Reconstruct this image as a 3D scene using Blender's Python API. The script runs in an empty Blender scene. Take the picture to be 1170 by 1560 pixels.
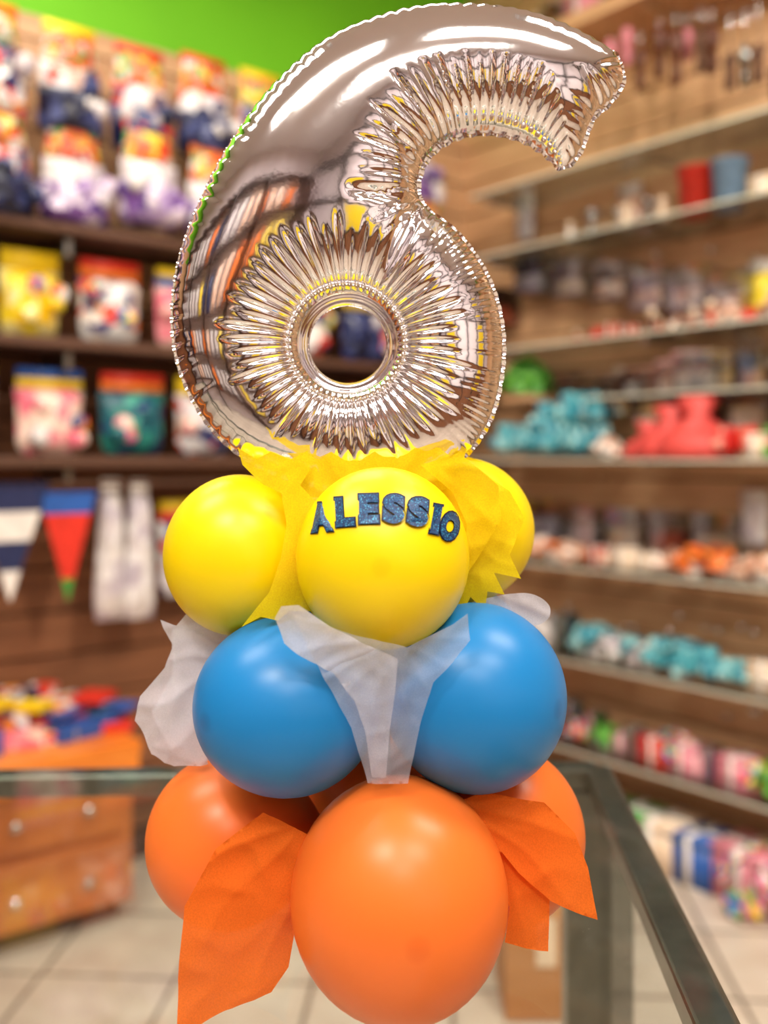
import bpy, math, random
import numpy as np
from mathutils import Vector, Matrix, noise
from mathutils.geometry import delaunay_2d_cdt
random.seed(7)
S=bpy.context.scene
CAMZ=1.39; F=1500.0
try:
    S.view_settings.view_transform='Standard'
    S.view_settings.look='None'
except Exception: pass

# ------------------------------------------------------------ materials
def nt(name):
    m=bpy.data.materials.new(name); m.use_nodes=True
    n=m.node_tree; b=n.nodes['Principled BSDF']
    return m,n,b
_c={}
def col(name,rgb,rough=.5,metal=0,var=.12,scale=30,coat=0,emis=None):
    if name in _c: return _c[name]
    m,n,b=nt(name)
    no=n.nodes.new('ShaderNodeTexNoise'); no.inputs['Scale'].default_value=scale
    tc=n.nodes.new('ShaderNodeTexCoord'); n.links.new(tc.outputs['Object'],no.inputs['Vector'])
    r=n.nodes.new('ShaderNodeValToRGB')
    r.color_ramp.elements[0].position=.3; r.color_ramp.elements[1].position=.7
    r.color_ramp.elements[0].color=(*[c*(1-var) for c in rgb],1)
    r.color_ramp.elements[1].color=(*[min(1,c*(1+var)) for c in rgb],1)
    n.links.new(no.outputs['Fac'],r.inputs['Fac']); n.links.new(r.outputs['Color'],b.inputs['Base Color'])
    b.inputs['Roughness'].default_value=rough; b.inputs['Metallic'].default_value=metal
    b.inputs['Coat Weight'].default_value=coat
    if emis: b.inputs['Emission Color'].default_value=(*emis[:3],1); b.inputs['Emission Strength'].default_value=emis[3]
    _c[name]=m; return m
def rgb(r,g,b):
    f=lambda c:(c/255/12.92) if c/255<=.04045 else ((c/255+.055)/1.055)**2.4
    return (f(r),f(g),f(b))
def palette(name,cols,scale=22,rough=.3):
    m,n,b=nt(name)
    tc=n.nodes.new('ShaderNodeTexCoord'); v=n.nodes.new('ShaderNodeTexVoronoi'); v.inputs['Scale'].default_value=scale
    n.links.new(tc.outputs['Object'],v.inputs['Vector'])
    sp=n.nodes.new('ShaderNodeSeparateColor'); n.links.new(v.outputs['Color'],sp.inputs[0])
    r=n.nodes.new('ShaderNodeValToRGB'); r.color_ramp.interpolation='CONSTANT'
    e=r.color_ramp.elements
    while len(e)<len(cols): e.new(.5)
    for i,c in enumerate(cols):
        e[i].position=i/len(cols); e[i].color=(*rgb(*c),1)
    n.links.new(sp.outputs[0],r.inputs['Fac']); n.links.new(r.outputs['Color'],b.inputs['Base Color'])
    b.inputs['Roughness'].default_value=rough
    bp=n.nodes.new('ShaderNodeBump'); bp.inputs['Strength'].default_value=.6; bp.inputs['Distance'].default_value=.01
    n.links.new(v.outputs['Distance'],bp.inputs['Height']); n.links.new(bp.outputs[0],b.inputs['Normal'])
    return m
def wood(name,c1,c2,axis_scale=(1,1,12),rough=.45):
    m,n,b=nt(name)
    tc=n.nodes.new('ShaderNodeTexCoord'); mp=n.nodes.new('ShaderNodeMapping'); mp.inputs['Scale'].default_value=axis_scale
    no=n.nodes.new('ShaderNodeTexNoise'); no.inputs['Scale'].default_value=2.5; no.inputs['Detail'].default_value=6; no.inputs['Distortion'].default_value=.8
    n.links.new(tc.outputs['Object'],mp.inputs[0]); n.links.new(mp.outputs[0],no.inputs['Vector'])
    r=n.nodes.new('ShaderNodeValToRGB'); r.color_ramp.elements[0].position=.35; r.color_ramp.elements[1].position=.65
    r.color_ramp.elements[0].color=(*rgb(*c1),1); r.color_ramp.elements[1].color=(*rgb(*c2),1)
    n.links.new(no.outputs['Fac'],r.inputs['Fac']); n.links.new(r.outputs['Color'],b.inputs['Base Color'])
    b.inputs['Roughness'].default_value=rough
    return m
def glass(name,tint=(.93,.98,.96),boost=.04):
    m,n,b=nt(name); n.nodes.remove(b); o=n.nodes['Material Output']
    t=n.nodes.new('ShaderNodeBsdfTransparent'); t.inputs[0].default_value=(*tint,1)
    g=n.nodes.new('ShaderNodeBsdfGlossy'); g.inputs['Roughness'].default_value=.03
    fr=n.nodes.new('ShaderNodeFresnel'); fr.inputs[0].default_value=1.45
    ad=n.nodes.new('ShaderNodeMath'); ad.operation='MULTIPLY_ADD'; ad.inputs[1].default_value=.8; ad.inputs[2].default_value=boost*.5
    mx=n.nodes.new('ShaderNodeMixShader')
    n.links.new(fr.outputs[0],ad.inputs[0]); n.links.new(ad.outputs[0],mx.inputs[0])
    n.links.new(t.outputs[0],mx.inputs[1]); n.links.new(g.outputs[0],mx.inputs[2]); n.links.new(mx.outputs[0],o.inputs[0])
    return m
def fabric(name,c,alpha=1.0,trans=.35,scale=900):
    m,n,b=nt(name); n.nodes.remove(b); o=n.nodes['Material Output']
    d=n.nodes.new('ShaderNodeBsdfDiffuse'); tl=n.nodes.new('ShaderNodeBsdfTranslucent'); tp=n.nodes.new('ShaderNodeBsdfTransparent')
    tc=n.nodes.new('ShaderNodeTexCoord'); no=n.nodes.new('ShaderNodeTexNoise'); no.inputs['Scale'].default_value=scale
    n.links.new(tc.outputs['Object'],no.inputs['Vector'])
    r=n.nodes.new('ShaderNodeValToRGB'); r.color_ramp.elements[0].color=(*[x*.9 for x in c],1); r.color_ramp.elements[1].color=(*[min(1,x*1.08) for x in c],1)
    r.color_ramp.elements[0].position=.3; r.color_ramp.elements[1].position=.7
    n.links.new(no.outputs['Fac'],r.inputs[0]); n.links.new(r.outputs[0],d.inputs[0]); n.links.new(r.outputs[0],tl.inputs[0])
    bp=n.nodes.new('ShaderNodeBump'); bp.inputs['Strength'].default_value=.2; bp.inputs['Distance'].default_value=.0005
    n.links.new(no.outputs['Fac'],bp.inputs['Height']); n.links.new(bp.outputs[0],d.inputs['Normal'])
    m1=n.nodes.new('ShaderNodeMixShader'); m1.inputs[0].default_value=trans
    m2=n.nodes.new('ShaderNodeMixShader'); m2.inputs[0].default_value=alpha
    n.links.new(d.outputs[0],m1.inputs[1]); n.links.new(tl.outputs[0],m1.inputs[2])
    n.links.new(tp.outputs[0],m2.inputs[1]); n.links.new(m1.outputs[0],m2.inputs[2]); n.links.new(m2.outputs[0],o.inputs[0])
    return m
def latex(name,c,dark):
    m,n,b=nt(name)
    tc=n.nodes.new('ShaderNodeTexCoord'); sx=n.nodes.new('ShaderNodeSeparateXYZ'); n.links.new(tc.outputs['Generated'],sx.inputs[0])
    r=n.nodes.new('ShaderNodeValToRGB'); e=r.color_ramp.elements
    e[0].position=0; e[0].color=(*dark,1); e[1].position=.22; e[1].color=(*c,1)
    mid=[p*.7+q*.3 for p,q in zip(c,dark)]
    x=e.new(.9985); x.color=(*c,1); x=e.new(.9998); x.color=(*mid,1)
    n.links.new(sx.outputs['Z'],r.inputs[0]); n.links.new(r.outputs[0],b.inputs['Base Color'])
    b.inputs['Roughness'].default_value=.34; b.inputs['Specular IOR Level'].default_value=.4
    b.inputs['Subsurface Weight'].default_value=.15; b.inputs['Subsurface Radius'].default_value=(.02,.02,.02); b.inputs['Subsurface Scale'].default_value=.3
    return m

# ------------------------------------------------------------ mesh builder
class MB:
    def __init__(s): s.v=[]; s.f=[]; s.m=[]; s.mats=[]
    def mi(s,mat):
        if mat not in s.mats: s.mats.append(mat)
        return s.mats.index(mat)
    def add(s,vs,fs,mat):
        o=len(s.v); s.v+= [tuple(x) for x in vs]; k=s.mi(mat)
        for f in fs: s.f.append(tuple(i+o for i in f)); s.m.append(k)
    def box(s,c,d,mat,M=None):
        x,y,z=[q/2 for q in d]
        vs=[Vector((sx*x,sy*y,sz*z)) for sx in(-1,1) for sy in(-1,1) for sz in(-1,1)]
        if M: vs=[M@q for q in vs]
        vs=[q+Vector(c) for q in vs]
        s.add(vs,[(0,1,3,2),(4,6,7,5),(0,4,5,1),(2,3,7,6),(0,2,6,4),(1,5,7,3)],mat)
    def lathe(s,c,prof,mat,n=16,M=None):
        vs=[];fs=[]
        for r,z in prof:
            for i in range(n):
                a=2*math.pi*i/n; q=Vector((r*math.cos(a),r*math.sin(a),z))
                if M: q=M@q
                vs.append(q+Vector(c))
        for j in range(len(prof)-1):
            for i in range(n):
                fs.append((j*n+i,j*n+(i+1)%n,(j+1)*n+(i+1)%n,(j+1)*n+i))
        fs.append(tuple(range(n))[::-1]); fs.append(tuple(range((len(prof)-1)*n,len(prof)*n)))
        s.add(vs,fs,mat)
    def ball(s,c,r,mat,sc=(1,1,1),n=12):
        pr=[(max(1e-5,math.sin(math.pi*k/8)*r),-math.cos(math.pi*k/8)*r) for k in range(9)]
        s.lathe(c,pr,mat,n,Matrix.Diagonal(sc))
    def pillow(s,c,w,h,t,mat,axis='a',N=8,top=1.0):
        for sg in(-1,1):
            vs=[];fs=[]
            for i in range(N+1):
                for j in range(N+1):
                    u=i/N*2-1; v=j/N*2-1
                    b=(max(0,(1-u*u)*(1-v**4)))**.5*t/2*(1+.25*math.sin(9*u+3*v+c[0]*9)*math.cos(7*v+c[2]*5))
                    ww=w*(1+(top-1)*(v+1)/2)*(1-.25*max(0,-v)**4)
                    p=(u*ww/2*(1-.06*(1-v*v)),sg*b,v*h/2)
                    if axis=='b': p=(p[1],p[0],p[2])
                    vs.append((c[0]+p[0],c[1]+p[1],c[2]+p[2]))
            for i in range(N):
                for j in range(N): fs.append((i*(N+1)+j,(i+1)*(N+1)+j,(i+1)*(N+1)+j+1,i*(N+1)+j+1))
            s.add(vs,fs,mat)
    def beam(s,p,q,w,h,mat):
        p=Vector(p);q=Vector(q); d=(q-p); L=d.length; R=d.to_track_quat('X','Z').to_matrix()
        s.box((p+q)/2,(L,w,h),mat,R)
    def obj(s,name,M=None,smooth=False,parent=None,bevel=0):
        me=bpy.data.meshes.new(name); me.from_pydata(s.v,[],s.f)
        for m in s.mats: me.materials.append(m)
        me.polygons.foreach_set('material_index',s.m)
        if smooth: me.polygons.foreach_set('use_smooth',[True]*len(s.f))
        me.update()
        o=bpy.data.objects.new(name,me); S.collection.objects.link(o)
        if M is not None: o.matrix_world=M
        if parent: o.parent=parent
        if bevel:
            b=o.modifiers.new('bev','BEVEL'); b.width=bevel; b.segments=2; b.limit_method='ANGLE'
        return o

# ------------------------------------------------------------ room frame
TH=math.radians(38.66); c_,s_=math.cos(TH),math.sin(TH)
CX,CY=.361,4.44
ROOM=Matrix.Translation((CX,CY,0))@Matrix.Rotation(math.pi+TH,4,'Z')
def Lw(u,v,b):
    k=(u-585)/F; a=(CX+b*s_-k*(CY-b*c_))/(c_-k*s_)
    Y=CY-a*s_-b*c_; return a,b,CAMZ-(v-700)*Y/F
def Rw(u,v,a):
    k=(u-585)/F; b=(-CX+a*c_+k*(CY-a*s_))/(s_+k*c_)
    Y=CY-a*s_-b*c_; return a,b,CAMZ-(v-700)*Y/F
RA,RB_,H=5.8,6.2,3.6

oak=wood('slat_oak',(186,142,104),(214,174,132),(1,1,10))
oakR=wood('slat_oak_right',(200,152,110),(228,184,140),(1,1,10))
oakdk=wood('slat_brown',(116,72,46),(146,96,64),(1,1,10))
shelfwood=wood('shelf_wood_dark',(50,28,20),(78,46,34),(1,1,8))
groove=col('groove_dark',rgb(92,60,42),.7)
green=col('lime_paint',rgb(104,188,10),.7,var=.04,scale=3)
white=col('ceiling_white',rgb(228,222,224),.8,var=.03)
steel=col('brushed_steel',rgb(150,150,148),.3,1,var=.1,scale=60)
darksteel=col('counter_profile',rgb(120,122,114),.3,.85,var=.12,scale=40)
chrome=col('chrome',rgb(220,220,220),.12,1,var=.03)
PANEL=2.85
def wall(name,axis,L,pmat,ptop,zsplit=1.9):
    m=MB()
    def bx(p0,p1,q0,q1,z0,z1,mat):
        if axis[0]=='a': c=((p0+p1)/2,(q0+q1)/2,(z0+z1)/2); d=(p1-p0,q1-q0,z1-z0)
        else: c=((q0+q1)/2,(p0+p1)/2,(z0+z1)/2); d=(q1-q0,p1-p0,z1-z0)
        m.box(c,d,mat)
    bx(-.1,L,-.15,-.02,0,ptop,groove); bx(-.1,L,-.15,-.004,ptop,H,green)
    z=.02
    while z<ptop-.02:
        z1=min(z+.135,ptop)
        bx(0,L,-.02,0,z,z1,pmat if z>zsplit or axis[0]=='b' else oakdk); z+=.145
    return m.obj(name,ROOM)
wall('wall_left','a',RA,oak,PANEL)
wall('wall_right','b',RB_,oakR,3.45)
lil=col('grey_paint',rgb(218,206,212),.7,var=.05,scale=3)
dkp=col('reflect_bar_dark',rgb(40,30,28),.5)  # for bars added behind the camera to streak the foil's reflections
m=MB(); m.box((RA+.05,RB_/2,H/2),(.1,RB_,H),lil); m.obj('wall_back',ROOM)
m=MB(); m.box((RA/2,RB_+.05,H/2),(RA,.1,H),lil); m.box((RA/2,RB_-.01,.6),(RA,.02,1.2),oakdk)
for x_ in (.8,1.9,3.0,4.1,5.2): m.box((x_,RB_-.03,1.9),(.09,.05,2.6),dkp)
for z_ in (1.25,2.4,3.2): m.box((RA/2,RB_-.03,z_),(RA,.05,.1),dkp)
cA=col('reflect_panel_yellow',rgb(250,215,40),.5); cW=col('reflect_panel_white',rgb(235,228,232),.5)  # made-up panels behind the camera, added for the foil to reflect
for x_,c in ((1.35,cA),(2.45,cW),(3.55,cW),(4.65,cA)):
    m.box((x_,RB_-.03,1.8),(.75,.02,.9),c)
m.obj('wall_entrance',ROOM)
m=MB(); m.box((RA/2,RB_/2,H+.05),(RA+.2,RB_+.2,.1),white); m.obj('ceiling',ROOM)
m=MB()
for p,d in (((RA/2,.012,.05),(RA,.02,.1)),((.012,RB_/2,.05),(.02,RB_,.1))): m.box(p,d,shelfwood)
m.obj('baseboard_left',ROOM)
# floor tiles
mt,n,b=nt('floor_tiles')
tc=n.nodes.new('ShaderNodeTexCoord'); mp=n.nodes.new('ShaderNodeMapping'); mp.inputs['Rotation'].default_value=(0,0,math.radians(4))
br=n.nodes.new('ShaderNodeTexBrick'); br.offset=0; br.inputs['Scale'].default_value=1
br.inputs['Brick Width'].default_value=.37; br.inputs['Row Height'].default_value=.37; br.inputs['Mortar Size'].default_value=.006
br.inputs['Color1'].default_value=(*rgb(212,198,182),1); br.inputs['Color2'].default_value=(*rgb(198,184,168),1); br.inputs['Mortar'].default_value=(*rgb(110,96,84),1)
n.links.new(tc.outputs['Object'],mp.inputs[0]); n.links.new(mp.outputs[0],br.inputs[0])
no=n.nodes.new('ShaderNodeTexNoise'); no.inputs['Scale'].default_value=9; no.inputs['Detail'].default_value=5
mm=n.nodes.new('ShaderNodeMix'); mm.data_type='RGBA'; mm.blend_type='OVERLAY'; mm.inputs[0].default_value=.3
n.links.new(tc.outputs['Object'],no.inputs['Vector']); n.links.new(br.outputs[0],mm.inputs[6]); n.links.new(no.outputs['Fac'],mm.inputs[7])
n.links.new(mm.outputs[2],b.inputs['Base Color']); b.inputs['Roughness'].default_value=.35
m=MB()
def corner(a,b): return ROOM@Vector((a,b,0))
pts=[corner(-.1,-.1),corner(RA+.1,-.1),corner(RA+.1,RB_+.1),corner(-.1,RB_+.1)]
m.add(pts+[p-Vector((0,0,.05)) for p in pts],[(0,1,2,3),(4,7,6,5),(0,4,5,1),(1,5,6,2),(2,6,7,3),(3,7,4,0)],mt); m.obj('floor')

# ------------------------------------------------------------ left wall stock
pal={
'navy':palette('bag_navy',[(25,32,70),(40,52,105),(20,24,50),(70,80,130)]),
'mix':palette('bag_white_red',[(235,225,215),(225,70,50),(235,235,235),(240,150,50),(60,60,110)]),
'mix2':palette('bag_white_navy',[(215,210,215),(45,50,95),(220,218,220),(215,180,165),(205,75,55)]),
'purple':palette('bag_purple',[(110,72,140),(170,145,195),(80,52,120),(215,200,220)]),
'pink':palette('bag_pink',[(240,150,160),(245,205,190),(235,120,140),(250,225,210)]),
'yellow':palette('bag_yellow',[(245,210,30),(250,225,60),(235,190,20),(245,230,150)]),
'blue':palette('bag_blue',[(40,120,190),(60,150,215),(30,90,160),(120,180,225)]),
'teal':palette('bag_teal',[(40,130,120),(80,165,150),(30,95,110),(30,50,100)]),
'white':palette('bag_white',[(218,212,210),(205,196,198),(228,224,224),(190,180,190)]),
'conf':palette('bag_confetti',[(230,60,60),(60,120,200),(245,210,40),(240,240,235),(90,170,90),(235,130,170)],45),
'red':palette('bag_red',[(205,40,35),(225,65,50),(185,30,35),(235,150,130)]),
'green':palette('bag_green',[(90,170,60),(120,195,70),(60,130,50)],40),
'aqua':palette('bag_aqua',[(70,165,180),(110,190,200),(50,140,165),(170,215,215)],40),
'orange':palette('bag_orange',[(235,120,40),(245,150,70),(225,95,30)],40),
'peach':palette('bag_peach',[(235,190,160),(245,215,195),(220,160,130),(250,235,225)],35),
'rain':palette('bag_rainbow_top',[(215,55,40),(225,120,35),(235,205,60),(220,210,200),(225,105,75),(80,140,70)],38),
}
cy=col('card_yellow',rgb(244,206,30),.4); cr=col('card_red',rgb(215,50,35),.4); co=col('card_orange',rgb(232,120,40),.4)
cw=col('card_white',rgb(232,226,220),.4); cb=col('card_blue',rgb(40,90,170),.4); cg=col('card_green',rgb(60,150,60),.4)
def package(m,a,b,z,w,h,kind,cards=(cy,cr),ax='a',t=.07,peg=True):
    hc=h*.22
    m.pillow((a,b,z-hc/2),w,h-hc,t,pal[kind],ax)
    for i,cc in enumerate(cards):
        hh=hc/len(cards)
        d=(w*.94,.012,hh) if ax=='a' else (.012,w*.94,hh)
        m.box((a,b,z+h/2-hh*(i+.5)),d,cc)
    if not peg: return
    if ax=='a': m.box((a,b/2+.004,z+h/2-.015),(.006,b,.006),chrome)
    else: m.box((a/2+.004,b,z+h/2-.015),(a,.006,.006),chrome)
def hangbag(m,a,b,z,w,h,kind):
    zt_=z+h/2
    m.box((a,b,zt_-h*.05),(w*.72,.01,h*.1),random.choice([cy,cr,co]))
    m.pillow((a,b,zt_-h*.24),w*.86,h*.34,.09,pal['rain'],'a',8,.8)
    m.pillow((a,b+.01,z-h*.06),w*.98,h*.38,.13,pal['mix2' if kind!='purple' else 'white'],'a',8,.88)
    m.pillow((a,b+.02,z-h*.30),w*1.02,h*.42,.17,pal[kind],'a',8,.95)
    for k in range(5):
        m.ball((a+random.uniform(-.4,.4)*w,b+.08,z-h*random.uniform(.05,.4)),w*.14,random.choice([pal['white'],pal[kind],pal[kind]]),n=8)
    m.box((a,b/2+.004,zt_-.012),(.006,b,.006),chrome)
def shelfL(z,name,a0=.02,a1=4.4,depth=.30,mat=shelfwood,t=.035):
    m=MB(); m.box(((a0+a1)/2,depth/2+.001,z-t/2),(a1-a0,depth,t),mat)
    k=a0+.1
    while k<a1: m.box((k,depth/2,z-t-.03),(.02,depth*.8,.06),steel); k+=.9
    m.box(((a0+a1)/2,depth+.006,z-t/2),(a1-a0,.008,t*.7),groove)
    return m.obj(name,ROOM,bevel=.002)
ZA=2.60; ZB=2.29; S1=2.11; S2=1.76; S3=1.40
rows=[(ZA,.36,['purple','navy','navy','navy','navy','navy','navy','mix','purple','navy','navy','navy','navy','navy','purple'],'hanging_balloon_packs_top',.16),
      (ZB,.34,['purple','purple','navy','purple','purple','purple','purple','navy','navy','navy','purple','purple','pink','navy','navy'],'hanging_balloon_packs_middle',.24)]
for z,h,ks,nm,b in rows:
    m=MB(); a=.45
    for i,k in enumerate(ks):
        hangbag(m,a,b+random.uniform(-.03,.03),z+random.uniform(-.025,.025),.23,h,k); a+=.232+random.uniform(-.01,.02)
        if a>4.2: break
    m.obj(nm,ROOM,smooth=True)
shelfL(S1,'wall_shelf'); shelfL(S2,'wall_shelf'); shelfL(S3,'wall_shelf')
for z,h,ks,nm in [(S2,.27,['white','navy','mix','mix','pink','mix','yellow','blue','yellow','conf','pink','mix','blue','red','mix'],'balloon_packs_row'),
                  (S3,.27,['white','purple','navy','mix2','mix2','teal','pink','peach','conf','white','conf','blue','yellow','pink','mix'],'party_goods_row')]:
    m=MB(); a=.47
    for i,k in enumerate(ks):
        w=random.uniform(.18,.23)
        package(m,a,.2,z+h/2+.001,w,h,k,random.choice([(cy,cy),(cr,co),(cy,cb),(cb,cy),(cw,cr)]),'a',.12,False)
        for q in range(4): m.ball((a+random.uniform(-.08,.08),.25,z+random.uniform(.05,.17)),.032,pal[random.choice(['pink','white',k,'mix','conf'])],n=8)
        a+=w+.045
        if a>4.2: break
    m.obj(nm,ROOM,smooth=True)
m=MB()
def pennant(u,v0,v1,w,mats,b=.28):
    a,bb,z0=Lw(u,v0,b); z1=Lw(u,v1,b)[2]; hgt=z0-z1
    n=len(mats)
    for i,mm_ in enumerate(mats):
        f0=i/n; f1=(i+1)/n; w0=w*(1-f0)/2; w1=max(.002,w*(1-f1)/2)
        for q in(.0,.003):
            m.add([(a-w0,bb+q,z0-hgt*f0),(a+w0,bb+q,z0-hgt*f0),(a+w1,bb+q,z0-hgt*f1),(a-w1,bb+q,z0-hgt*f1)],[(0,1,2,3)],mm_)
nv=col('felt_navy',rgb(30,38,80),.8)
pennant(15,735,915,.24,[nv,cw,nv,cw]); pennant(103,750,915,.18,[cb,cr,cr,cr,cg]); pennant(-85,745,915,.2,[cr,cy,cr]); pennant(-180,745,915,.2,[nv,cw,nv])
z=Lw(60,738,.28)[2]; m.box((2.1,.28,z),(2.6,.006,.012),groove)
m.obj('pennant_banner',ROOM)
m=MB()
for u in(168,212):
    a,b,z=Lw(u,845,.22); m.pillow((a,b,z),.13,.42,.09,pal['white'],'a',10,.5); m.box((a,b,z+.22),(.06,.01,.05),cw)
m.obj('tulle_bag_pack',ROOM,smooth=True)
m=MB()
for i,(u,k) in enumerate([(275,'mix2'),(340,'white'),(400,'conf'),(470,'pink'),(540,'navy'),(610,'mix')]):
    a,b,z=Lw(u,835,.15); package(m,a,b,z,.17,.33,k,(cy,cr),'a',.07)
m.obj('hanging_party_packs',ROOM,smooth=True)

# orange wood drawer unit
ow=wood('orange_wood',(222,118,30),(244,150,60),(1,1,5),.35)
owd=wood('orange_wood_front',(182,96,38),(208,122,58),(1,1,5),.35)
dr=bpy.data.objects.new('drawer_cabinet',None); S.collection.objects.link(dr)
aR=Lw(205,1100,.45)[0]; a1=4.3; zt=.545
m=MB(); m.box(((aR+a1)/2,.235,zt-.02),(a1-aR+.03,.47,.04),ow); m.box(((aR+a1)/2,.462,zt-.06),(a1-aR+.02,.012,.07),ow); m.obj('top',ROOM,parent=dr,bevel=.004)
m=MB(); m.box(((aR+a1)/2,.22,(zt-.04)/2+.03),(a1-aR,.42,zt-.1),owd); m.box(((aR+a1)/2,.2,.02),(a1-aR-.06,.36,.04),groove); m.obj('body',ROOM,parent=dr)
m=MB(); wdr=.46; a=aR+.03
knob=[(.004,0),(.004,.015),(.014,.02),(.016,.028),(.01,.034),(.001,.035)]
while a+wdr<a1:
    for zz,hh in((.37,.18),(.16,.19)):
        m.box((a+wdr/2-.01,.437,zz),(wdr-.03,.018,hh),owd)
        for o_ in(.12,.33): m.lathe((a+o_,.446,zz),knob,chrome,12,Matrix.Rotation(-math.pi/2,3,'X'))
    a+=wdr
m.obj('drawers',ROOM,parent=dr,bevel=.003)
m=MB()
for u,w,d,hh,mm_ in [(150,.2,.18,.03,cr),(110,.22,.2,.05,cb),(60,.2,.18,.035,pal['conf']),(15,.18,.2,.05,pal['pink']),(-50,.2,.2,.06,cb),(-110,.2,.2,.05,cy)]:
    a=Lw(u,1060,.25)[0]; R=Matrix.Rotation(random.uniform(-.4,.4),3,'Z')
    m.box((a,.25,zt+hh/2+.001),(w,d,hh),mm_,R)
    m.box((a+.02,.23,zt+hh*1.5+.002),(w*.8,d*.7,hh),random.choice([cb,pal['blue'],cr,pal['mix'],pal['conf']]),R)
    m.box((a-.05,.3,zt+hh*2.2+.002),(w*.5,d*.5,hh*.4),random.choice([cb,cg,cr,cy]),Matrix.Rotation(.7,3,'Z'))
for u in (25,75): 
    a=Lw(u,1040,.15)[0]; m.lathe((a,.1,zt+.001),[(.035,0),(.045,.12),(.047,.125),(.04,.12)],pal['mix'],14)
m.obj('boxed_party_supplies',ROOM,bevel=.002)

# ------------------------------------------------------------ right wall glass shelves
gl=glass('shelf_glass',(.95,.98,.97),.03)
edge=col('edge_strip_highlight',rgb(205,205,190),.15,var=.05)  # pale acrylic edge strip; the shelf-front highlight is put into its colour
SHZ=[2.98,2.45,2.2,1.82,1.62,1.39,1.0,.66,.34]
for i,z in enumerate(SHZ):
    d=.30 if z!=1.62 else .2; m=MB(); b0,b1=(.36 if z!=1.62 else .75),4.6
    top=(i==0)
    m.box((d/2+.002,(b0+b1)/2,z-.004),(d,b1-b0,.008),gl if not top else oakR)
    m.box((d+.004,(b0+b1)/2,z-.004),(.003,b1-b0,.009 if not top else .05),edge if not top else oakR)
    k=b0+.05
    while k<b1: m.box((d*.4+.004,k,z-.02),(d*.8,.012,.022),chrome); k+=.75
    m.obj('glass_shelf' if not top else 'wood_shelf',ROOM)
def bow(m,a,b,z,r,mat):
    for k in range(9):
        an=k*2*math.pi/9; 
        for el in(.25,.9):
            dx,dy,dz=math.cos(an)*math.cos(el),math.sin(an)*math.cos(el),math.sin(el)
            c=Vector((dx,dy,dz))*r*.55
            R=Vector((dx,dy,dz)).to_track_quat('X','Z').to_matrix()@Matrix.Diagonal((1.2,.35,.7))
            m.lathe((a+c.x,b+c.y,z+c.z+r*.35),[(1e-4,-r*.42),(r*.3,-r*.25),(r*.42,0),(r*.3,r*.25),(1e-4,r*.42)],mat,8,R)
def figurine(m,a,b,z,h,mat,head):
    m.lathe((a,b,z),[(h*.22,0),(h*.24,h*.05),(h*.12,h*.3),(h*.15,h*.5),(h*.06,h*.66),(.001,h*.68)],mat,10)
    m.ball((a,b,z+h*.8),h*.17,head)
    m.box((a,b,z+h*.5),(h*.1,h*.5,h*.08),mat)
def cup(m,a,b,z,h,mat):
    r=h*.36
    m.lathe((a,b,z),[(r*.8,0),(r,h),(r*1.06,h),(r*1.06,h*.97),(r*.93,h*.97),(r*.75,h*.03)],mat,18)
def gift(m,a,b,z,s,mat,rib):
    m.box((a,b,z+s*.4),(s,s,s*.8),mat); m.box((a,b,z+s*.86),(s*1.06,s*1.06,s*.14),mat)
    m.box((a,b,z+s*.47),(s*1.08,s*.14,s*.95),rib); m.box((a,b,z+s*.47),(s*.14,s*1.08,s*.95),rib)
def bouquet(m,a,b,z,r,mat,n=26):
    for i in range(n):
        an=random.uniform(0,6.28); el=random.uniform(.0,1.4); rr=r*random.uniform(.6,1)
        p=Vector((math.cos(an)*math.cos(el),math.sin(an)*math.cos(el),math.sin(el)))*rr
        R=p.to_track_quat('Z','Y').to_matrix()
        q=r*.28
        m.lathe((a+p.x,b+p.y,z+r*.25+p.z),[(1e-4,-q*.3),(q*.6,-q*.1),(q,q*.25),(q*.7,q*.1),(q*.2,0)],mat,6,R)
    m.lathe((a,b,z),[(r*.3,0),(r*.4,r*.5),(r*.1,r*.5)],cw,10)
wc=glass('clear_plastic',(.86,.88,.9),.3); cream=col('cream_ceramic',rgb(230,205,178),.3); brown=col('brown_toy',rgb(95,50,32),.4)
pinkm=col('pink_plastic',rgb(225,140,155),.4); terr=col('terracotta',rgb(190,80,50),.5); lb=col('pale_blue',rgb(130,165,200),.4)
redt=col('red_tulle',rgb(215,75,70),.5)
def jar(m,a,b,z,h,mat):
    m.box((a,b,z+h*.5),(h*.7,h*.8,h),wc); m.box((a,b,z+h*.3),(h*.6,h*.7,h*.5),mat); m.box((a,b,z+h*1.04),(h*.74,h*.84,h*.08),chrome)
def RB(u,a=.16): return Rw(u,700,a)[1]
m=MB(); cup(m,.16,RB(1060),2.2,.17,cr); m.obj('red_paper_cup',ROOM,smooth=True)
m=MB(); cup(m,.16,RB(1112),2.2,.165,lb); m.obj('blue_paper_cup',ROOM,smooth=True)
m=MB()
bouquet(m,.15,RB(805),1.645,.10,pal['green'],100); bouquet(m,.15,RB(800),1.68,.09,pal['green'],60)
m.box((.15,RB(805),1.63),(.16,.16,.02),oakR); m.box((.06,RB(805),1.61),(.1,.02,.06),chrome); m.obj('artificial_green_plant',ROOM)
m=MB()
for u,a_,zz,r_ in((800,.2,1.391,.12),(833,.15,1.391,.13),(868,.2,1.391,.12),(896,.15,1.391,.11),(850,.16,1.47,.12),(890,.17,1.5,.12)): bow(m,a_,RB(u),zz,r_,pal['aqua'])
m.obj('turquoise_ribbon_bows',ROOM,smooth=True)
m=MB()
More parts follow.
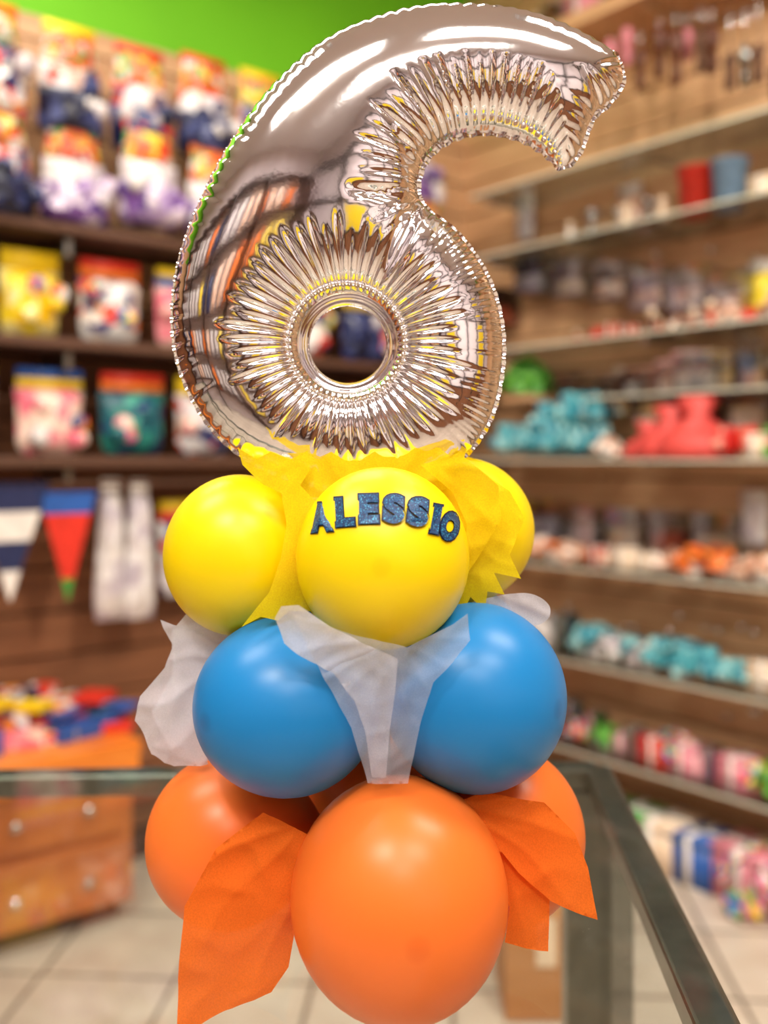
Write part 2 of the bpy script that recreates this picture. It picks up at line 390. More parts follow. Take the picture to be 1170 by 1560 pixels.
for u,sc in((990,.75),(1025,1.05),(1066,1.2)):
    b=RB(u); m.lathe((.17,b,1.391),[(.11*sc,0),(.125*sc,.03*sc),(.10*sc,.07*sc),(.03*sc,.12*sc),(.06*sc,.17*sc),(.05*sc,.175*sc)],redt,12)
m.obj('red_favor_bags',ROOM,smooth=True)
def fill(z,name,items,u0,u1,step,hr=(.06,.11),aa=(.12,.22)):
    m=MB(); u=u0
    while u<u1:
        k,mt_=random.choice(items); b=RB(u); a=random.uniform(*aa); h=random.uniform(*hr)
        if k=='f': figurine(m,a,b,z+.001,h,mt_,cream)
        elif k=='c': cup(m,a,b,z+.001,h,mt_)
        elif k=='g': gift(m,a,b,z+.001,h*.7,mt_,cw)
        elif k=='b': bow(m,a,b,z+.001,h*.6,mt_)
        elif k=='q': bouquet(m,a,b,z+.001,h*.7,mt_,24)
        elif k=='j': jar(m,a,b,z+.001,h,mt_)
        elif k=='t': m.lathe((a,b,z+.001),[(h*.5,0),(h*.55,.02),(h*.1,.03),(h*.08,h*.6),(h*.35,h*.9),(h*.3,h*.92)],mt_,14)
        u+=step*random.uniform(.7,1.3)
    return m.obj(name,ROOM,smooth=(name not in('acrylic_bins','acrylic_candy_boxes')))
fill(2.98,'stacked_favor_bottles',[('f',steel),('c',chrome),('g',brown),('g',pinkm),('f',brown),('t',cr)],800,1420,18,(.12,.22),(.16,.2))
fill(2.45,'crystal_ornaments',[('t',wc),('c',wc)],1210,1400,30,(.1,.2))
fill(2.2,'white_letter_candles',[('f',cw),('t',wc),('f',cream)],880,1015,16,(.07,.12))
fill(2.2,'ceramic_favors',[('f',cw),('t',wc),('g',cream)],1175,1400,20,(.07,.12))
fill(1.82,'red_ceramic_favors',[('f',terr),('g',terr),('b',pal['red']),('f',brown),('q',pal['peach'])],880,1400,21,(.06,.11))
fill(1.62,'acrylic_candy_boxes',[('j',cream),('j',terr),('j',pal['peach']),('f',brown),('f',terr),('j',cw)],930,1400,28,(.08,.13),(.1,.12))
fill(1.39,'pastel_favors',[('q',pal['peach'])],940,945,24,(.08,.1))
fill(1.39,'assorted_favor_baskets',[('q',pal['peach']),('b',pal['red']),('q',pal['green']),('g',cream)],1135,1420,30,(.12,.18),(.17,.2))
fill(1.0,'orange_favors',[('q',pal['orange']),('g',cream),('b',pal['peach']),('t',wc),('g',terr),('q',pal['peach']),('j',cream),('j',pal['peach'])],800,1400,24,(.07,.13),(.14,.2))
fill(.66,'tulle_favors',[('b',pal['aqua']),('q',pal['white']),('g',cream),('q',pal['aqua']),('c',wc)],800,1400,24,(.1,.17),(.17,.2))
fill(.34,'confetti_favors',[('b',pal['conf']),('q',pal['green']),('g',pinkm),('q',pal['conf']),('g',cr),('c',wc)],800,1400,18,(.1,.16),(.17,.2))
fill(0.001,'floor_stock_boxes',[('g',cream),('g',pinkm),('g',cg),('g',cb),('q',pal['conf'])],800,1400,40,(.2,.26),(.18,.22))
# clear acrylic dispensers fixed to the slats
m=MB()
for u,v in [(760,470),(820,420),(880,425),(940,430),(1000,440),(1060,440),(1120,450),(880,600),(950,600),(1010,610),(1080,615),(1150,620),(780,790),(840,790),(900,800),(965,805),(1030,810),(1100,815)]:
    a,b,z=Rw(u,v,.075); k=random.choice([cream,terr,pal['peach'],pal['white'],pal['peach']])
    m.box((.08,b,z),(.13,.13,.15),wc); m.box((.075,b,z-.035),(.10,.11,.07),k); m.box((.148,b,z-.07),(.004,.13,.012),chrome)
m.obj('acrylic_bins',ROOM)
m=MB()
for (u,v,k) in [(1163,440,'yellow'),(1150,790,'white'),(960,320,'peach'),(800,330,'white')]:
    a,b,z=Rw(u,v,.05); package(m,a,b,z,.10,.19,k,(random.choice([cw,cream]),),'b',.04)
m.obj('hanging_favor_cards',ROOM,smooth=True)
m=MB()
for i in range(46):
    u=random.uniform(760,1300); v=random.choice([380,395,520,585,930,960,1090])+random.uniform(-8,8)
    a,b,z=Rw(u,v,.07); m.box((a/2+.004,b,z),(a,.004,.004),chrome); m.ball((a,b,z),.011,chrome,n=8)
m.obj('display_pegs',ROOM,smooth=True)
m=MB()
for u in (930,955,975,1005,1030,1048,1068,1085,1112,1135,1155):
    a,b,z=Rw(u,random.uniform(55,95),random.uniform(.2,.28)); hh=random.uniform(.05,.1)
    k_=random.choice([groove,steel,brown,pinkm])
    m.ball((a,b,z),hh*.45,k_,(.6,.8,1.3),10); m.box((a,b,z-hh),(.014,.03,hh),k_)
    m.box((a,b,(z+2.93)/2),(.004,.004,2.95-z),chrome)
m.obj('hanging_keychains',ROOM,smooth=True)
m=MB(); cbx=wood('cardboard',(166,112,66),(186,130,82),(1,1,3),.8)
m.box((.40,2.55,.135),(.2,.24,.26),cbx); m.box((.40,2.425,.2),(.05,.002,.12),cream); m.obj('cardboard_box',bevel=.003)

# stock on walls behind the camera (seen in the foil)
m=MB()
for z in(.5,1.1,1.7,2.3,2.9): m.box((RA-.17,3.0,z),(.3,5.6,.04),shelfwood)
for b in(.2,1.6,3.0,4.4,5.8): m.box((RA-.17,b,1.5),(.3,.04,2.95),shelfwood)
m.obj('back_display_shelves',ROOM)
m=MB()
for z in(.5,1.1,1.7,2.3):
    b=.45
    while b<5.6:
        k=random.choice(['yellow','peach','white','white','peach','white','white','orange','navy','white']); m.pillow((RA-.17,b,z+.22),.24,.38,.12,pal[k],'b'); b+=.31
m.obj('back_shelf_packs',ROOM,smooth=True)

# ------------------------------------------------------------ glass counter
ct=bpy.data.objects.new('glass_display_counter',None); S.collection.objects.link(ct)
TZ=.965
BL,BR,FL,FR=Vector((-1.35,1.30,0)),Vector((.298,1.372,0)),Vector((-1.35,.40,0)),Vector((.228,.40,0))
m=MB()
for c in(BL,FL,FR,BR):
    w_=.062 if c is BR else .045
    m.box((c.x-(.016 if c is BR else 0),c.y,(TZ-.03)/2),(w_,.045,TZ-.03),darksteel)
for z in(TZ-.0145,.08):
    o_=Vector((0,0,z))
    for p_,q_ in((BL,BR),(FL,FR)): m.beam(p_+o_,q_+o_,.042,.028,darksteel)
    for p_,q_ in((FL,BL),(FR,BR)): m.beam(p_+o_,q_+o_,.036,.0278,darksteel)
m.obj('frame',parent=ct,bevel=.004)
g2=glass('counter_glass',(.95,.985,.97),.02)
m=MB(); m.add([(FL.x,FL.y,TZ+.0005),(FR.x+.012,FR.y,TZ+.0005),(BR.x+.012,BR.y+.012,TZ+.0005),(BL.x,BL.y+.012,TZ+.0005)],[(0,1,2,3)],g2); m.obj('top_glass',parent=ct)
m=MB()
for p_,q_ in((BL,BR),(FR,BR)):
    m.add([(p_.x,p_.y,.1),(q_.x,q_.y,.1),(q_.x,q_.y,TZ-.03),(p_.x,p_.y,TZ-.03)],[(0,1,2,3)],g2)
m.obj('side_glass',parent=ct)

# ------------------------------------------------------------ balloon centrepiece
COL=bpy.data.objects.new('balloon_centerpiece',None); S.collection.objects.link(COL)
AX=Vector((.0,.815,0))
def P(u,v,Y): return Vector(((u-585)*Y/F,Y,CAMZ-(v-700)*Y/F))
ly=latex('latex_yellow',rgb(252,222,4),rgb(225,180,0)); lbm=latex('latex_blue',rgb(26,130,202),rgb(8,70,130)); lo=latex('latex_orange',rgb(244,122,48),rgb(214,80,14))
def balloon(name,c,R,mat,sz=1.04,dirv=None):
    d=dirv or (Vector((c.x,c.y,0))-AX); d=Vector(d).normalized()
    N=40; pr=[]
    for i in range(N+1):
        ph=math.pi*i/N; cs=math.cos(ph); sn=math.sin(ph)
        z=R*cs*(1+.12*max(0,-cs)**3); r=R*max(sn,.0005)*(1-.10*max(0,-cs)**2)
        if ph>2.95: r=max(r,R*.06)
        pr.append((r,z))
    pr+= [(R*.05,-R*1.18),(R*.09,-R*1.21),(R*.09,-R*1.25),(R*.05,-R*1.27)]
    pr=pr[::-1]
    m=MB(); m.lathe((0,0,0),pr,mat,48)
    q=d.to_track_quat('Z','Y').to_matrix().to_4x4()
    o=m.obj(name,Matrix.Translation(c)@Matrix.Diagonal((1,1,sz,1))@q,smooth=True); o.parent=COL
    return o
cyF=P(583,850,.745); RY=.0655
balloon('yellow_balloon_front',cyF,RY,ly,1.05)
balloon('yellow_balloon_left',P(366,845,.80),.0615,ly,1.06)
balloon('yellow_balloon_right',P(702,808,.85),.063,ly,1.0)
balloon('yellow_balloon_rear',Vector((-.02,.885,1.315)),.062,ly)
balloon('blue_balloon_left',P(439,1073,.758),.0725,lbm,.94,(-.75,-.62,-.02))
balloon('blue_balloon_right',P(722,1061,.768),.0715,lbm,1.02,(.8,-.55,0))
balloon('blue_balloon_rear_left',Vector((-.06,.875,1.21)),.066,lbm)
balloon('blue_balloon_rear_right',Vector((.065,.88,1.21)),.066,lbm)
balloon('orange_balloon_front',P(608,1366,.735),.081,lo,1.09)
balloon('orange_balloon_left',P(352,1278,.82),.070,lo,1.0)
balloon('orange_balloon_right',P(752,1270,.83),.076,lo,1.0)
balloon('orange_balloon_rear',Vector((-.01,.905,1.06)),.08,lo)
m=MB(); m.lathe((AX.x,AX.y,TZ+.001),[(.045,0),(.045,.006),(.006,.01),(.004,.46),(.001,.462)],cw,20); m.obj('center_rod',parent=COL)

# letters
glit,n,b=nt('glitter_blue')
tc=n.nodes.new('ShaderNodeTexCoord'); v=n.nodes.new('ShaderNodeTexVoronoi'); v.inputs['Scale'].default_value=1500
n.links.new(tc.outputs['Object'],v.inputs['Vector']); sp=n.nodes.new('ShaderNodeSeparateColor'); n.links.new(v.outputs['Color'],sp.inputs[0])
r=n.nodes.new('ShaderNodeValToRGB'); r.color_ramp.interpolation='CONSTANT'
for i,(p_,cc) in enumerate([(0,(4,34,78)),(.35,(8,62,112)),(.68,(12,84,134)),(.92,(70,160,200))]):
    e=r.color_ramp.elements[i] if i<2 else r.color_ramp.elements.new(p_)
    e.position=p_; e.color=(*rgb(*cc),1)
n.links.new(sp.outputs[0],r.inputs[0]); n.links.new(r.outputs[0],b.inputs['Base Color']); b.inputs['Roughness'].default_value=.45; b.inputs['Metallic'].default_value=.15
navy=col('letter_foam_navy',rgb(8,20,54),.6)
lm=MB()
def surfY(x,z):
    q=1-((x-cyF.x)/RY)**2-((z-cyF.z)/(RY*1.05))**2
    return cyF.y-RY*math.sqrt(max(q,.02))
LS=[('A',487,789,9,37),('L',525,779,6,30),('E',562,774,2,31),('S',600,774,-3,34),('S',637,779,-7,34),('I',665,791,-13,15),('O',687,803,-16,33)]
for ch,u,vv,rot,wpx in LS:
    for off,ext,lift,mat in((.0022,.0006,.0007,navy),(.0015,.0005,.0022,glit)):
        cu=bpy.data.curves.new('t','FONT'); cu.body=ch; cu.size=.022; cu.align_x='CENTER'; cu.align_y='CENTER'; cu.extrude=ext; cu.offset=off; cu.resolution_u=4
        o=bpy.data.objects.new('t',cu); S.collection.objects.link(o); bpy.context.view_layer.update()
        me=bpy.data.meshes.new_from_object(o.evaluated_get(bpy.context.evaluated_depsgraph_get()))
        xs=[p.co.x for p in me.vertices]; ys=[p.co.y for p in me.vertices]; mx=(max(xs)+min(xs))/2; my=(max(ys)+min(ys))/2
        wd=max(xs)-min(xs); hd=max(ys)-min(ys)
        Yf=.70; k=Yf/F; ra=math.radians(rot); vs=[]
        mar=0 if mat is navy else 4.5
        sx=(wpx-mar+3)*k/wd; sy=(47-mar)*k/hd
        cx=(u-585)*k; cz=CAMZ-(vv-700)*k
        for p in me.vertices:
            x=(p.co.x-mx)*sx; y=(p.co.y-my)*sy
            X=cx+x*math.cos(ra)-y*math.sin(ra); Z=cz+x*math.sin(ra)+y*math.cos(ra)
            vs.append((X,surfY(X,Z)-lift-p.co.z,Z))
        lm.add(vs,[tuple(pl.vertices) for pl in me.polygons],mat)
        bpy.data.objects.remove(o); bpy.data.curves.remove(cu); bpy.data.meshes.remove(me)
lm.obj('glitter_name_letters',parent=COL)

# ------------------------------------------------------------ planar triangulated regions
def catmull(pts,closed,step,lin=False):
    P_=np.array(pts,float); n=len(P_); out=[]
    rng=range(n) if closed else range(n-1)
    for i in rng:
        if closed: p0,p1,p2,p3=P_[(i-1)%n],P_[i],P_[(i+1)%n],P_[(i+2)%n]
        else: p0,p1,p2,p3=P_[max(i-1,0)],P_[i],P_[i+1],P_[min(i+2,n-1)]
        if lin:
            k=max(1,int(round(np.linalg.norm(p2-p1)/step)))
            for t in np.arange(k)/k: out.append(p1+(p2-p1)*t)
            continue
        k=max(2,int(np.linalg.norm(p2-p1)/(step/4)))
        for t in np.arange(k)/k:
            out.append(.5*((2*p1)+(-p0+p2)*t+(2*p0-5*p1+4*p2-p3)*t*t+(-p0+3*p1-3*p2+p3)*t**3))
    if lin: return np.array(out)
    if not closed: out.append(P_[-1])
    out=np.array(out)
    cl=np.vstack([out,out[:1]]) if closed else out
    d=np.r_[0,np.cumsum(np.linalg.norm(np.diff(cl,axis=0),axis=1))]
    m_=max(3,int(round(d[-1]/step))); s=np.arange(m_ if closed else m_+1)*d[-1]/m_
    return np.c_[np.interp(s,d,cl[:,0]),np.interp(s,d,cl[:,1])]
def inside(pts,poly):
    r=np.zeros(len(pts),bool); x,y=pts[:,0],pts[:,1]; j=len(poly)-1
    for i in range(len(poly)):
        xi,yi=poly[i]; xj,yj=poly[j]
        if yi!=yj: r^=((yi>y)!=(yj>y))&(x<(xj-xi)*(y-yi)/(yj-yi)+xi)
        j=i
    return r
def nearest(pts,poly):
    n=len(poly); A=poly; B=np.roll(poly,-1,0); D=B-A; L2=(D**2).sum(1); cum=np.r_[0,np.cumsum(np.sqrt(L2))]
    bd=np.full(len(pts),1e9); bs=np.zeros(len(pts)); 
    for c0 in range(0,len(pts),4000):
        p=pts[c0:c0+4000]
        d2=((p[:,None,:]-A[None])**2).sum(2); i0=d2.argmin(1)
        best=np.full(len(p),1e9); sb=np.zeros(len(p))
        for k in(-1,0):
            i=(i0+k)%n; t=np.clip(((p-A[i])*D[i]).sum(1)/L2[i],0,1); q=A[i]+D[i]*t[:,None]; dd=np.linalg.norm(p-q,axis=1)
            s=cum[i]+t*np.sqrt(L2[i]); w=dd<best; best[w]=dd[w]; sb[w]=s[w]
        bd[c0:c0+4000]=best; bs[c0:c0+4000]=sb
    return bd,bs
def tri(polys,extra,outer,holes):
    vs=[];ed=[]
    for p in polys:
        o=len(vs); vs+=p.tolist(); n=len(p); ed+=[(o+i,o+(i+1)%n) for i in range(n)]
    vs+=extra.tolist()
    r=delaunay_2d_cdt([Vector(p) for p in vs],ed,[],0,1e-5)
    V=np.array([tuple(p) for p in r[0]]); T=np.array([f for f in r[2] if len(f)==3])
    c=V[T].mean(1); k=inside(c,outer)
    for h in holes: k&=~inside(c,h)
    return V,T[k]
def sstep(x): x=np.clip(x,0,1); return x*x*(3-2*x)

# ---------- foil number six
end=[(938,84),(948,112),(946,132),(925,160),(905,178),(893,205),(885,228),(868,250),(852,255)]
inner=[(852,255),(830,234),(800,215),(768,205),(740,202),(712,205),(684,215),(660,232),(644,255),(637,282),(640,305),(655,325)]
rest=[(655,325),(690,350),(722,388),(748,435),(763,490),(766,545),(756,610),(735,660),(700,700),(640,730),(560,742),(480,738),(400,712),(340,670),(300,618),(273,555),(264,490),(270,420),(288,355),(318,285),(352,222),(395,160),(445,105),(500,63),(560,36),(620,18),(690,11),(760,15),(830,30),(890,56),(938,84)]
ST=2.8
A1=catmull(end,False,ST); A2=catmull(inner,False,ST); A3=catmull(rest,False,ST)
outer=np.vstack([A1[:-1],A2[:-1],A3[:-1]])
nA1,nA2=len(A1)-1,len(A2)-1
HC=np.array([530.,525.]); HR=72.
NC=54; NT=NC*8
th=np.arange(NT)*2*math.pi/NT
hole=HC+HR*np.c_[np.cos(th),np.sin(th)]
rings=[]
r_=HR+2.2
while r_<190:
    rings.append(HC+r_*np.c_[np.cos(th),np.sin(th)]); r_+=2.4 if r_<120 else 2.8
rings=np.vstack(rings)
gx,gy=np.meshgrid(np.arange(255,960,ST),np.arange(0,750,ST*.866))
gx[1::2]+=ST/2
G=np.c_[gx.ravel(),gy.ravel()]
G=G[np.hypot(*(G-HC).T)>191]
G=G[inside(G,outer)]
rk=inside(rings,outer); rings=rings[rk]
X=np.vstack([G,rings]); dd,_=nearest(X,outer); X=X[dd>1.5]
V,T=tri([outer,hole],X,outer,[hole])
n=len(V)
i,j,k=T.T; a=V[i];b_=V[j];c=V[k]
area_=.5*np.abs((b_-a)[:,0]*(c-a)[:,1]-(b_-a)[:,1]*(c-a)[:,0]); area_=np.maximum(area_,1e-6)
def cot(p,q,r): return ((q-p)*(r-p)).sum(1)/(2*area_)
ca,cb2,cc2=cot(a,b_,c),cot(b_,c,a),cot(c,a,b_)
I=np.r_[j,k,k,i,i,j]; J=np.r_[k,j,i,k,j,i]; Wt=.5*np.r_[ca,ca,cb2,cb2,cc2,cc2]
diag=np.bincount(I,Wt,n); mass=np.bincount(np.r_[i,j,k],np.r_[area_,area_,area_]/3,n)
dO,sO=nearest(V,outer); dH=np.hypot(*(V-HC).T)-HR
free=(dO>.3)&(dH>.3)
def Am(x): return (diag*x-np.bincount(I,Wt*x[J],n))*free
bvec=mass*2*free; x=np.zeros(n); rr=bvec.copy(); Md=np.where(diag>1e-9,1/np.maximum(diag,1e-9),1)*free
zv=Md*rr; p=zv.copy(); rz=rr@zv
for it in range(900):
    Ap=Am(p); al=rz/(p@Ap+1e-30); x+=al*p; rr-=al*Ap; zv=Md*rr; rn=rr@zv
    if rn<1e-9*abs(bvec@bvec): break
    p=zv+rn/rz*p; rz=rn
h=np.sqrt(np.maximum(x,0))*.90
HM=115.; h=HM*np.tanh(h/HM)
def creases(s,lam,seed,pw=1.2):
    q=s/lam; idx=np.round(q).astype(int); g=(1-np.abs(np.sin(math.pi*q)))**pw
    rr_=np.random.RandomState(seed).rand(4000)
    return g,rr_[idx%4000]
fac=np.ones(n)
rip=np.array([noise.noise(Vector((q[0]*.009+3,q[1]*.005,1.7))) for q in V])
fac*=1+.03*rip*sstep(np.minimum(dO,np.maximum(dH,0))/50)
ang=np.arctan2(*(V-HC).T[::-1])
g,rn_=creases((ang+math.pi)+.008*np.sin(7*ang),2*math.pi/NC,1,1.7)
L0=86+30*rn_+10*np.sin(2*ang+.6); dHp=np.maximum(dH,0)
amp_=(2.6+2.4*rn_)*(1+dHp/80)*sstep(dHp/10)*(1-sstep((dHp-L0+60)/72))
disp=-amp_*g
seg=np.r_[0,np.cumsum(np.linalg.norm(np.roll(outer,-1,0)-outer,axis=1))]
sA=seg[nA1]; sB=seg[nA1+nA2]; tot=seg[-1]
bE=sO<sA; bI=(sO>=sA)&(sO<sB); bR=sO>=sB; bF=bR&(sO<sB+(tot-sB)*.2)
isE=bE.astype(float); isI=bI.astype(float); isR=bR.astype(float); fine=bF.astype(float); coarse=(bR&~bF).astype(float)
g,rn_=creases(sO-sA,11.5,2,1.7); L0=86+30*rn_
disp=disp-isI*g*(2.2+2.2*rn_)*(1+dO/100)*sstep(dO/10)*(1-sstep((dO-L0+60)/72))
g,rn_=creases(sO,21.,3,1.2); Lo=6+8*rn_
fac*=1-coarse*(.14+.18*rn_)*g*np.exp(-(dO/Lo)**1.3)
g,rn_=creases(sO,10.,4); Lo=10+14*rn_
fac*=1-fine*(.10+.14*rn_)*g*np.exp(-(dO/Lo)**1.3)
g,rn_=creases(sO,17.,5); Lo=14+18*rn_
fac*=1-isE*(.15+.15*rn_)*g*np.exp(-(dO/Lo)**1.3)
def segd(p0,p1):
    p0=np.array(p0,float);p1=np.array(p1,float); d=p1-p0; t=np.clip(((V-p0)@d)/(d@d),0,1)
    return np.linalg.norm(V-(p0+t[:,None]*d),axis=1),t
for p0,p1,w,am in [((640,312),(588,430),13,.30),((640,290),(590,200),10,.08),((628,325),(540,310),12,.10),((650,330),(690,420),10,.06)]:
    ds,t=segd(p0,p1); fac*=1-am*np.exp(-(ds/(w*(1-.3*t)))**2)*(1-t**3*.8)
h=np.maximum(h*fac+disp,0)
seam=2.0*np.sin(2*math.pi*sO/21.)*np.exp(-dO/9)*np.maximum(isR,isE)+1.2*np.sin(2*math.pi*sO/11.5)*np.exp(-dO/9)*isI
YF=.80; K=YF/F
def toW(uv,dy): return (( (uv[0]-585)*K), YF+dy*K, CAMZ-(uv[1]-700)*K)
foil,nn,bb=nt('silver_foil')
bb.inputs['Metallic'].default_value=1; bb.inputs['Roughness'].default_value=.08
tc=nn.nodes.new('ShaderNodeTexCoord'); no=nn.nodes.new('ShaderNodeTexNoise'); no.inputs['Scale'].default_value=60; no.inputs['Detail'].default_value=3
rp=nn.nodes.new('ShaderNodeValToRGB'); rp.color_ramp.elements[0].color=(.87,.85,.88,1); rp.color_ramp.elements[1].color=(.95,.93,.96,1)
nn.links.new(tc.outputs['Object'],no.inputs['Vector']); nn.links.new(no.outputs['Fac'],rp.inputs[0]); nn.links.new(rp.outputs[0],bb.inputs['Base Color'])
bp=nn.nodes.new('ShaderNodeBump'); bp.inputs['Strength'].default_value=.1; bp.inputs['Distance'].default_value=.001
nn.links.new(no.outputs['Fac'],bp.inputs['Height']); nn.links.new(bp.outputs[0],bb.inputs['Normal'])
m=MB()
m.add([toW(V[q],-h[q]+seam[q]) for q in range(n)],[tuple(int(w) for w in t) for t in T],foil)
m.add([toW(V[q],h[q]+seam[q]+.02) for q in range(n)],[tuple(int(w) for w in t[::-1]) for t in T],foil)
def tab(poly,wd,lam,inward):
    nb=len(poly); tg=np.roll(poly,-1,0)-np.roll(poly,1,0); tg/=np.linalg.norm(tg,axis=1)[:,None]; nr=np.c_[tg[:,1],-tg[:,0]]
    ins=inside(poly+nr*2,poly); nr[ins!=inward]*=-1
    s=np.r_[0,np.cumsum(np.linalg.norm(np.diff(poly,axis=0),axis=1))]
    vs=[];fs=[]; K3=4
    for q in range(nb):
        for kk in range(K3+1):
            f=kk/K3; w_=wd*((.85+.15*math.sin(s[q]/lam*6.28+1)) if not inward else 1)
            uv=poly[q]+nr[q]*(w_*f-.5)
            dy=(1.8*math.sin(2*math.pi*s[q]/lam)*(1+f*.5)) if not inward else -5*math.sin(math.pi*f)-1
            vs.append(toW(uv,dy))
    for q in range(nb):
        for kk in range(K3):
            a_=q*(K3+1)+kk; b2=((q+1)%nb)*(K3+1)+kk; fs.append((a_,b2,b2+1,a_+1))
    m.add(vs,fs,foil)
tab(outer,6.,21.,False); tab(hole,14,9.,True)
m.obj('foil_number_six_balloon',smooth=True,parent=COL)

# ---------- crepe / tulle sheets
def sheet(name,poly,Y,mat,amp=6,fs=.012,tilt=(0,0),seed=0,ray=None,step=5.,sharp=False,nf=7):
    pl=catmull(poly,True,step,lin=sharp)
    mn=pl.min(0); mx=pl.max(0); cen=(mn+mx)/2
    gx,gy=np.meshgrid(np.arange(mn[0],mx[0],step),np.arange(mn[1],mx[1],step*.866)); gx[1::2]+=step/2
    G=np.c_[gx.ravel(),gy.ravel()]; G=G[inside(G,pl)]; d,_=nearest(G,pl); G=G[d>step*.45]
    V_,T_=tri([pl],G,pl,[])
    vs=[]; k=Y/F
    ax=np.array(ray if ray else (cen[0],mn[1]))
    for q in V_:
        dx,dy=q-ax; r=math.hypot(dx,dy); an=math.atan2(dy,dx)
        wob=noise.noise(Vector((q[0]*.008,q[1]*.008,seed)))
        f=amp*(abs(math.sin(an*nf+seed+wob*2))**.8-.5)*min(1,r/90)
        f+=amp*1.5*noise.noise(Vector((q[0]*fs,q[1]*fs,seed*3.1)))
        nn_=noise.noise(Vector((q[0]*fs*1.6,q[1]*fs*1.6,seed*7.7))); f+=amp*.9*(abs(nn_)*2-.4)
        yy=f*k+(q[0]-cen[0])/100*tilt[0]+(q[1]-cen[1])/100*tilt[1]
        z=max(CAMZ-(q[1]-700)*k,TZ+.0025)
        vs.append(((q[0]-585)*k,Y+yy,z))
    mm=MB(); mm.add(vs,[tuple(int(w) for w in t) for t in T_],mat); return mm.obj(name,smooth=True,parent=COL)
fy=fabric('crepe_yellow',rgb(255,228,40),.9,.5); fw=fabric('tulle_white',rgb(236,236,248),.70,.45,1500); fw2=fabric('tulle_white_sheer',rgb(226,232,250),.42,.45,1500); fo=fabric('crepe_orange',rgb(250,128,48),.97,.42)
sheet('yellow_paper_crown_left',[(366,682),(392,700),(412,688),(440,700),(466,686),(470,715),(455,740),(482,770),(470,800),(464,860),(462,905),(482,935),(440,932),(424,944),(400,936),(374,948),(392,925),(412,900),(428,850),(436,800),(428,752),(402,738),(385,722),(372,708)],.738,fy,4,.01,(.03,-.004),1,ray=(480,690),sharp=True)
sheet('yellow_paper_crown_mid',[(430,706),(462,690),(486,700),(515,682),(548,704),(585,678),(606,700),(622,674),(660,664),(672,684),(694,700),(690,740),(640,760),(560,735),(500,755),(455,760),(440,735)],.766,fy,5,.014,(0,-.012),2,ray=(570,800),sharp=True)
sheet('yellow_paper_crown_right',[(610,700),(625,682),(655,668),(672,690),(700,676),(712,684),(706,706),(728,712),(776,748),(800,790),(776,845),(792,880),(752,872),(768,905),(742,900),(738,930),(716,908),(700,938),(692,880),(705,800),(690,745),(650,715)],.776,fy,7,.012,(0,-.004),3,ray=(650,700),sharp=True)
sheet('yellow_paper_fold_right',[(640,708),(700,690),(760,740),(765,790),(730,850),(700,890),(712,800),(690,750)],.758,fy,7,.012,(.006,0),23,ray=(650,700),sharp=True)
sheet('yellow_paper_back',[(378,676),(404,700),(430,682),(500,694),(540,684),(560,696),(640,676),(700,690),(735,704),(720,740),(560,750),(420,740)],.835,fy,6,.014,(0,0),4,sharp=True)
sheet('yellow_paper_low',[(470,930),(540,960),(620,965),(690,930),(718,940),(690,965),(640,985),(598,1003),(572,988),(500,970)],.765,fy,5,.014,(0,-.01),5,sharp=True)
sheet('white_tulle_left',[(243,945),(270,952),(288,930),(330,935),(372,962),(356,1010),(330,1060),(315,1110),(318,1162),(265,1168),(228,1152),(220,1125),(205,1098),(214,1060),(250,1018),(262,984)],.80,fw,10,.012,(0,0),7,ray=(400,1000),nf=9,sharp=True)
sheet('white_tulle_left_inner',[(262,958),(350,935),(410,960),(370,1020),(340,1090),(330,1170),(262,1150),(230,1085),(262,1030)],.815,fw,9,.012,(0,0),8,ray=(420,1060),nf=8,sharp=True)
sheet('white_tulle_center',[(424,934),(434,916),(458,916),(500,946),(550,976),(606,1005),(602,1060),(594,1120),(588,1200),(566,1198),(556,1120),(540,1070),(508,1024),(462,996),(436,975)],.692,fw,6,.014,(.010,.010),9,ray=(600,980),nf=8,sharp=True)
sheet('white_tulle_center_sheer',[(450,930),(540,965),(620,985),(690,950),(712,934),(716,975),(690,1010),(660,1040),(640,1110),(622,1200),(560,1198),(535,1110),(500,1040),(470,985)],.694,fw2,6,.014,(.004,.006),10,ray=(600,980),nf=7,sharp=True)
sheet('white_tulle_right',[(640,965),(700,925),(760,908),(810,905),(838,925),(826,950),(780,955),(720,965),(650,1000)],.775,fw,6,.014,(0,0),11,nf=9)
sheet('orange_paper_left',[(285,1372),(330,1290),(400,1240),(470,1280),(462,1330),(452,1400),(438,1482),(412,1518),(345,1535),(300,1553),(276,1550),(276,1480),(283,1400)],.728,fo,6,.010,(.012,-.0),12,ray=(470,1250),sharp=True,nf=7)
sheet('orange_paper_right',[(690,1225),(735,1210),(765,1213),(830,1225),(876,1270),(895,1320),(908,1396),(875,1385),(838,1370),(790,1330),(765,1300),(735,1290)],.742,fo,4,.009,(.0,-.004),13,ray=(690,1215),sharp=True,nf=8)
sheet('orange_paper_right_lower',[(720,1230),(770,1245),(838,1300),(836,1380),(834,1446),(800,1442),(768,1432),(776,1380),(752,1330)],.75,fo,4,.009,(.0,-.004),14,ray=(720,1225),sharp=True,nf=8)

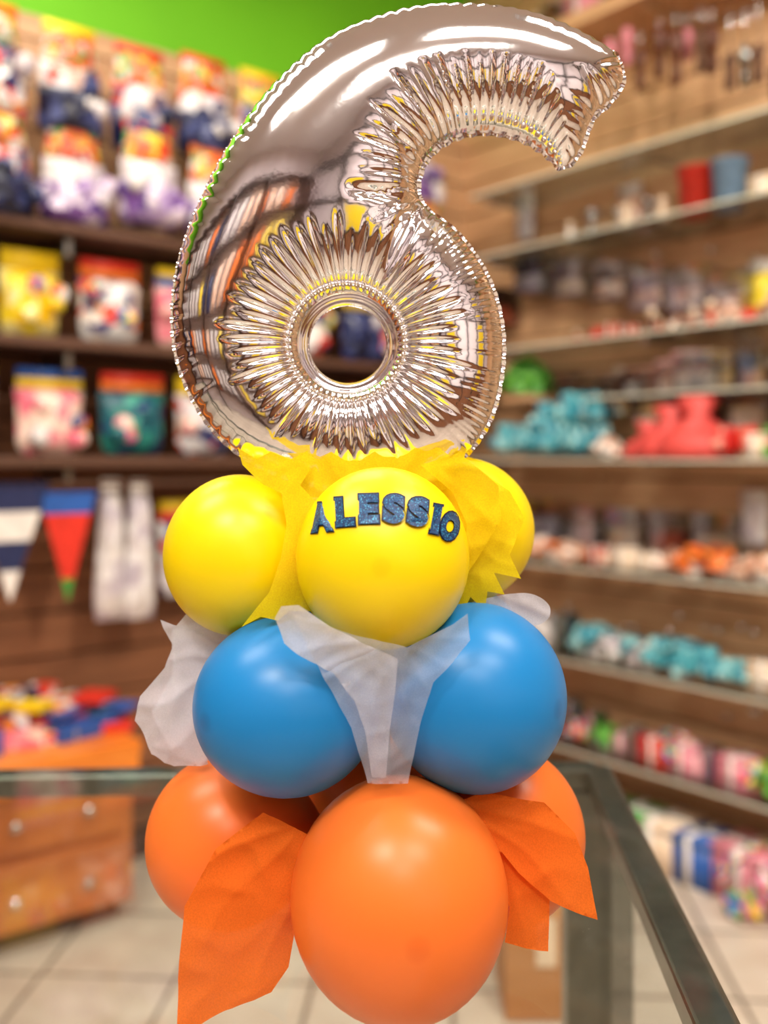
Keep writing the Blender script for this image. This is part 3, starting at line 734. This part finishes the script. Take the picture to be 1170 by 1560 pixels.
# ------------------------------------------------------------ lights
def area(name,loc,size,power,colr=(1,.95,.88),rot=(0,0,0),sy=None):
    l=bpy.data.lights.new(name,'AREA'); l.energy=power; l.color=colr; l.shape='RECTANGLE'; l.size=size; l.size_y=sy or size
    o=bpy.data.objects.new(name,l); S.collection.objects.link(o); o.location=loc; o.rotation_euler=rot; return o
LP=[(-.9,-.9),(.9,-.9),(-1.5,.9),(1.3,.7),(-.3,2.3),(-1.6,2.6),(.2,-2.2)]  # ceiling panels, unseen; one behind the camera added to light the balloons' near sides
PW=[46,46,36,46,34,22,46]
m=MB()
for x_,y_ in LP:
    for d in(-.32,.32): m.box((x_,y_+d,H-.04),(1.3,.02,.08),steel)
    for d in(-.64,.64): m.box((x_+d,y_,H-.04),(.02,.62,.08),steel)
m.obj('ceiling_light_fixture')
for k_,(x_,y_) in enumerate(LP): area('ceiling_lamp_%d'%k_,(x_,y_,H-.03),1.2,PW[k_],(1,.91,.80),(0,0,0),.56)
for k_,(x_,y_,z_,t,pw) in enumerate([(-.55,-.5,2.9,(0,.8,1.2),9),(1.2,.2,3.3,(1.0,3.4,1.6),60),(-.5,.8,3.3,(-1.3,3.3,2.2),12)]):
    l=bpy.data.lights.new('track_spot_%d'%k_,'SPOT'); l.energy=pw*4; l.color=(1,.90,.76); l.spot_size=1.4; l.spot_blend=.6; l.shadow_soft_size=.05
    o=bpy.data.objects.new('track_spot_%d'%k_,l); S.collection.objects.link(o); o.location=(x_,y_,z_); o.rotation_euler=(Vector(t)-Vector((x_,y_,z_))).to_track_quat('-Z','Y').to_euler()
w=bpy.data.worlds.new('w'); S.world=w; w.use_nodes=True; w.node_tree.nodes['Background'].inputs[0].default_value=(.9,.88,.9,1); w.node_tree.nodes['Background'].inputs[1].default_value=.3

# ------------------------------------------------------------ camera
cd=bpy.data.cameras.new('camera'); cam=bpy.data.objects.new('camera',cd); S.collection.objects.link(cam)
cam.location=(0,0,CAMZ); cam.rotation_euler=(math.pi/2,0,0)
cd.sensor_fit='VERTICAL'; cd.sensor_height=36; cd.sensor_width=27; cd.lens=F/1560*36
cd.shift_y=-80/1560
cd.clip_start=.02
cd.dof.use_dof=True; cd.dof.focus_distance=.745; cd.dof.aperture_fstop=2.5
S.camera=cam
